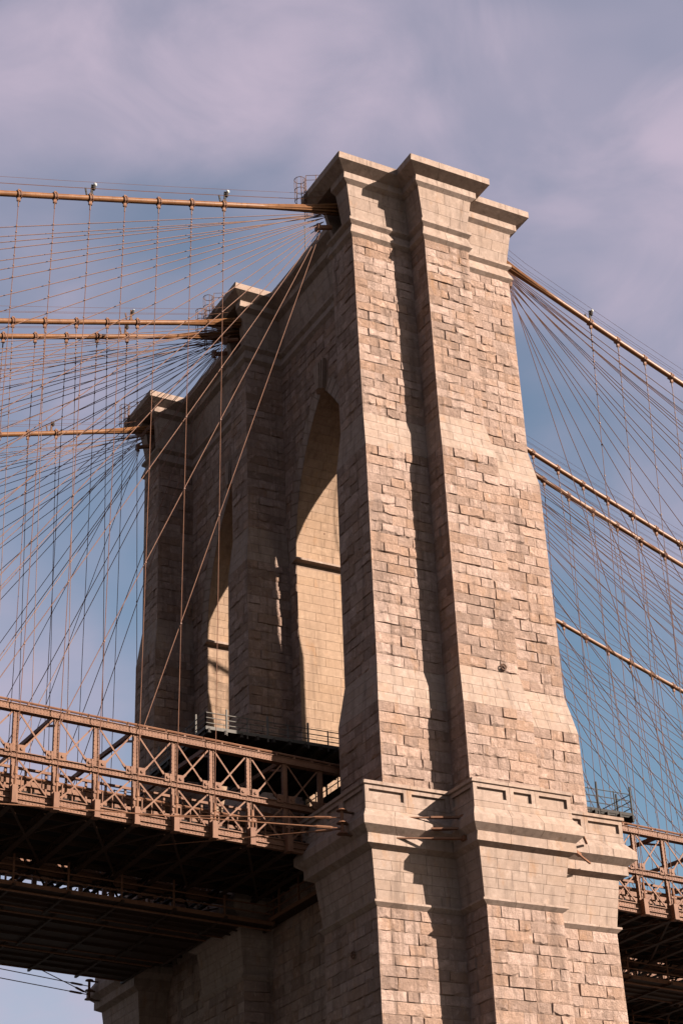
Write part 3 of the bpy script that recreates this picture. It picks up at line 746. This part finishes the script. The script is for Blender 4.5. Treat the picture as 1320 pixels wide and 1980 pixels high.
def promenade(sg, xs, label):
    d = empty('promenade', label, 'walkway', None, (0, 0, 0)); xa, xb = xs[0], xs[-1]
    mb = MB(); mb.beam((xa, YC, zc(xa) - .95), (xb, YC, zc(xb) - .95), 4.6, .14); mb.build('plank_deck', M['plank'], d)
    for y in (YC - 2.3, YC + 2.3):
        mb = MB(); mb.beam((xa, y, zc(xa) + .2), (xb, y, zc(xb) + .2), .08, .08); mb.beam((xa, y, zc(xa) - .6), (xb, y, zc(xb) - .6), .06, .06)
        x = xa
        while abs(x) < abs(xb): mb.beam((x, y, zc(x) - .88), (x, y, zc(x) + .2), .03, .03); x += sg * .22
        o = mb.build('picket_railing', M['blackm'], d); o['kind'] = 'stuff'
promenade(-1, XP_L[3:19], 'raised plank promenade with picket railing between inner trusses, left side')
promenade(1, XP_R[2:14], 'raised plank promenade with picket railing between inner trusses, right side')

# ------------------------------------------------------------------ catwalks hung under the deck
def catwalk(sg, y0, y1, xa, xb, drop, label, step=PANEL):
    d = empty('hung_catwalk', label, 'catwalk', 'catwalks hung under the deck', (0, 0, 0))
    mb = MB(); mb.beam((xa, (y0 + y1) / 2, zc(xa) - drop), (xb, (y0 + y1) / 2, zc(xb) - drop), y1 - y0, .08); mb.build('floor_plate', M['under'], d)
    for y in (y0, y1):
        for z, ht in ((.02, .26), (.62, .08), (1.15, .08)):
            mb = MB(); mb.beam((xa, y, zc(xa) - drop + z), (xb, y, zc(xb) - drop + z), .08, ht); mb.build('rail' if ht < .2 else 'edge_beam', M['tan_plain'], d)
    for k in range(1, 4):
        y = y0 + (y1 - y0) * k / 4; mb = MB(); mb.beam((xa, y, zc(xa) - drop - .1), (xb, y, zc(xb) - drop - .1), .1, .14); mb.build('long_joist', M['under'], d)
    mb = MB(); mb.tube([(xa, y0 + .5, zc(xa) - drop - .3), (xb, y0 + .5, zc(xb) - drop - .3)], .07, 6); mb.build('conduit', M['tan_plain'], d)
    pms = [shared(lambda m, y=y: m.box((-.06, y - .05, -.05), (.06, y + .05, 1.9)), 'hanger_post', 'tan_plain') for y in (y0, y1)]
    jm = shared(lambda m: m.box((-.08, y0 - .35, -.22), (.08, y1 + .35, -.05)), 'cross_joist', 'under')
    x = xa
    while abs(x) <= abs(xb) + .01:
        [link('hanger_post', pm, d, (x, 0, zc(x) - drop)) for pm in pms]; link('cross_joist', jm, d, (x, 0, zc(x) - drop)); x += sg * step
catwalk(-1, 14.4, 18.6, -7.2, -56, 7.15, 'brown catwalk with railing hung under the middle of the deck, left of tower', 3.6)
catwalk(-1, 27.5, 2 * YC - 5.6, -10.2, -56, 6.7, 'brown catwalk under the far side of the deck, left of tower', 3.6)
catwalk(-1, 19.3, 26.9, -9.7, -56, 6.9, 'wide brown floor added between the two catwalks to darken the underside, left of tower', 3.6)  # added floor: covers the middle pier's belt so the underside stays dark
catwalk(1, 14.4, 18.6, 7.2, 48, 6.9, 'brown catwalk with railing under the deck, right of tower', 3.6)
catwalk(1, 27.5, 2 * YC - 5.6, 10.2, 52, 6.7, 'brown catwalk under the far side of the deck, right of tower', 3.6)
d = empty('tower_gallery', 'brown gallery with railing along the tower face under the deck', 'gallery')
mb = MB(); mb.box((-7.5, 7.0, 34.28), (-6.6, 15.0, 34.36)); mb.build('floor_plate', M['under'], d)
for z, ht in ((34.36, .24), (34.95, .07), (35.5, .07)):
    mb = MB(); mb.beam((-7.5, 7.0, z), (-7.5, 15.0, z), .08, ht); mb.build('rail' if ht < .2 else 'edge_beam', M['tan_plain'], d)
for y in (7.4, 10.2, 13.0):
    mb = MB(); mb.box((-7.55, y - .05, 34.3), (-7.43, y + .05, 36.1)); mb.build('hanger_post', M['tan_plain'], d)

# ------------------------------------------------------------------ maintenance platforms at the arches
def platform(x0, x1, y0, y1, z, label, mat='galv', hs=1.):
    d = empty('maintenance_platform', label, 'platform', 'maintenance platforms', (0, 0, 0))
    mb = MB(); mb.box((x0, y0, z - .06 if hs == 1 else z - .2), (x1, y1, z)); mb.build('grating_floor', M['blackm'], d)
    ln = x1 - x0; k = int(ln / 1.1)
    for i in range(k + 1):
        x = x0 + .15 + (ln - .3) * i / k; mb = MB(); mb.box((x - .07, y0 - .25, z - (.3 if hs == 1 else .55)), (x + .07, y1, z - .07)); mb.box((x - .1, y0 - .28, z - .36), (x + .1, y0 - .08, z - .3)); mb.build('joist', M['blackm'], d)
    for e0, e1, m_ in (((x0, y0), (x1, y0), 'edge_beam'), ((x0, y0), (x0, y1), 'edge_beam'), ((x1, y0), (x1, y1), 'edge_beam')):
        mb = MB(); mb.beam((*e0, z + .05), (*e1, z + .05), .08, .22); mb.build('edge_beam', M['galv' if mat == 'galv' else 'blackm'], d)
        for zz in (.4 * hs, .75 * hs, 1.1 * hs):
            mb = MB(); mb.beam((*e0, z + zz), (*e1, z + zz), .045, .05); mb.build('rail', M[mat], d)
        L_ = (Vector(e1) - Vector(e0)).length; n_ = max(1, round(L_ / 1.5))
        for i in range(n_ + 1):
            q = Vector(e0).lerp(Vector(e1), i / n_); big = i % 2
            mb = MB(); r = .05 if big else .033
            mb.box((q.x - r, q.y - r, z - .3), (q.x + r, q.y + r, z + (1.5 if big else 1.15) * hs)); mb.build('post', M[mat], d)
platform(-15.4, -3.62, 7.15, 16.2, 44.0, 'grey steel maintenance platform in front of the nearer arch, left side')
platform(-15.4, -3.62, 22.7, 31.6, 44.0, 'grey steel maintenance platform in front of the farther arch, left side', 'blackm')
platform(-3.5, 18.9, 8.3, 16.48, 42.95, 'dark steel maintenance platform right of the tower above the truss, extended through the arch to block sun', 'blackm', 1.45)  # platform proper is at right; the run through the arch is added sun block

# ------------------------------------------------------------------ guy rods and their brackets on the belt course
def spool(p, label, grp='guy rod brackets on the tower belt'):
    e = empty('guy_bracket', label, 'bracket', grp, p)
    mb = MB(); mb.tube([(0, 0, -.75), (0, 0, .62)], .11, 8); mb.build('pin', M['tan_plain'], e)
    for z, r, nm in ((.66, .34, 'top_disc'), (-.12, .36, 'middle_disc'), (-.78, .36, 'bottom_disc')):
        mb = MB(); mb.tube([(0, 0, z - .04), (0, 0, z + .05)], [r, r * .8], 12); mb.build(nm, M['tan_plain'], e)
    for z in (.6, -.16, -.82):
        mb = MB(); mb.beam((.05, 0, z), (.95, .1, z), .22, .07, (0, 0, 1)); mb.build('arm', M['iron'], e)
spool((-10.25, -.9, 35.9), 'bolted spool bracket on the near pier belt, left corner')
spool((-10.3, 2 * YC + 1.1, 35.6), 'bolted spool bracket on the far pier belt')
def rod(p, q, label, r=.035, sock=True):
    p, q = Vector(p), Vector(q); mb = MB(); d = (q - p).normalized()
    mb.tube([p, q], r, 6)
    if sock: mb.tube([p + d * .6, p + d * .75, p + d * 1.6, p + d * 1.75], [.05, .085, .085, .05], 6)
    o = mb.build('guy_rod', M['tan_plain']); return tag(o, label, 'rod', 'guy rods below the deck')
S0 = Vector((-10.25, -.9, 35.9))
rod(S0 + Vector((0, 0, -.45)), (-46, 4.6, 35.3), 'lowest long guy rod from near bracket, leaving the picture at left')
rod(S0 + Vector((0, 0, .2)), (-21, 4.4, 36.6), 'upper guy rod from near bracket to the truss foot')
rod(S0 + Vector((0, 0, -.5)), (-18.55, 7.5, 36.0), 'guy rod from near bracket passing under the deck')
S1 = Vector((-10.3, 2 * YC + 1.1, 35.6))
rod(S1 + Vector((0, 0, .2)), (-26, 2 * YC - 3, 36.2), 'upper guy rod from the far bracket, seen against the sky')
rod(S1 + Vector((0, 0, -.45)), (-40, 2 * YC - 4, 36.6), 'lower guy rod from the far bracket, seen against the sky')
rod(S1 + Vector((0, 0, -.4)), (-20, 2 * YC - 5, 36.5), 'steep guy rod from the far bracket to the deck edge')
for k, (xa, z, nm) in enumerate(((-7.6, 36.05, 'top'), (-6.4, 35.35, 'middle'), (-7.9, 34.75, 'bottom'))):
    mb = MB(); mb.beam((xa, -2.1, z), (-3.45, -3.75, z), .16, .07); mb.box((-3.75, -3.95, z - .14), (-3.5, -3.55, z + .14)); mb.beam((-5.4, -3.0, z), (-3.5, -3.75, z), .24, .11)
    o = mb.build('anchor_bar', M['tan_plain']); tag(o, '%s of three rusty flat anchor bars beside the belt buttress' % nm, 'anchor bar', 'anchor bars on the belt')
mb = MB(); mb.beam((3.6, -4.7, 34.55), (6.1, -2.85, 34.6), .12, .1); mb.beam((3.6, -4.7, 34.55), (4.5, -4.05, 34.57), .22, .2)
o = mb.build('anchor_bar', M['tan_plain']); tag(o, 'single slanting anchor bar on the right of the belt buttress', 'anchor bar', 'anchor bars on the belt')
mb = MB(); mb.beam((3.9, -5.1, 35.9), (5.9, -3.0, 35.8), .14, .1)
o = mb.build('anchor_bar', M['tan_plain']); tag(o, 'short upper anchor bar on the right of the belt buttress', 'anchor bar', 'anchor bars on the belt')

# ------------------------------------------------------------------ roof ladders, railings, flagpole
def cage(p, label, out, rz=0.):
    e = empty('ladder_cage', label, 'ladder', 'caged ladders at the tower top', p); e.rotation_euler.z = rz
    for k, z in enumerate((-1.6, -.55, .45)):
        mb = MB(); mb.tube([(.42 * math.cos(a * .5236), .42 * math.sin(a * .5236), z) for a in range(13)], .032, 4); mb.build('hoop', M['iron'], e)
    mb = MB()
    for a in range(7): mb.beam((.42 * math.cos(a * .898), .42 * math.sin(a * .898), -1.7), (.42 * math.cos(a * .898), .42 * math.sin(a * .898), .5), .03, .03)
    mb.build('upright', M['iron'], e)
    mb = MB()
    for s in (-.2, .2): mb.beam((.42, s, -3.2), (.42, s, .9), .04, .04)
    for k in range(13): mb.beam((.42, -.2, -3.1 + .3 * k), (.42, .2, -3.1 + .3 * k), .025, .025)
    mb.build('ladder', M['iron'], e)
    mb = MB()
    for z in (.45, .9): mb.beam((.42, -.2, z), (1.9, -1.0, z), .03, .03)
    mb.beam((1.9, -1.0, .1), (1.9, -1.0, .95), .04, .04); mb.beam((1.1, -.55, .1), (1.1, -.55, .95), .04, .04); mb.build('guard_rail', M['iron'], e)
cage((-8.85, 3.9, 88.0), 'caged ladder at the top of the near pier, left side', -1)
cage((-8.85, 20.6, 88.0), 'caged ladder at the top of the middle pier, nearer one', -1)
cage((-8.85, 22.1, 87.6), 'caged ladder at the top of the middle pier, farther one', -1)
cage((-8.85, 39.0, 87.9), 'caged ladder at the top of the far pier', -1)
cage((8.9, 3.4, 87.0), 'caged ladder hanging at the right end of the near pier top', 1, math.pi)
mb = MB(); mb.tube([(-4.6, 11.2, 87.4), (-4.6, 11.2, 90.6)], [.05, .04], 6); mb.ball((-4.6, 11.2, 90.6), .07)
o = mb.build('flagpole', M['galv']); tag(o, 'slim pale pole standing on the wall between the near piers', 'pole')
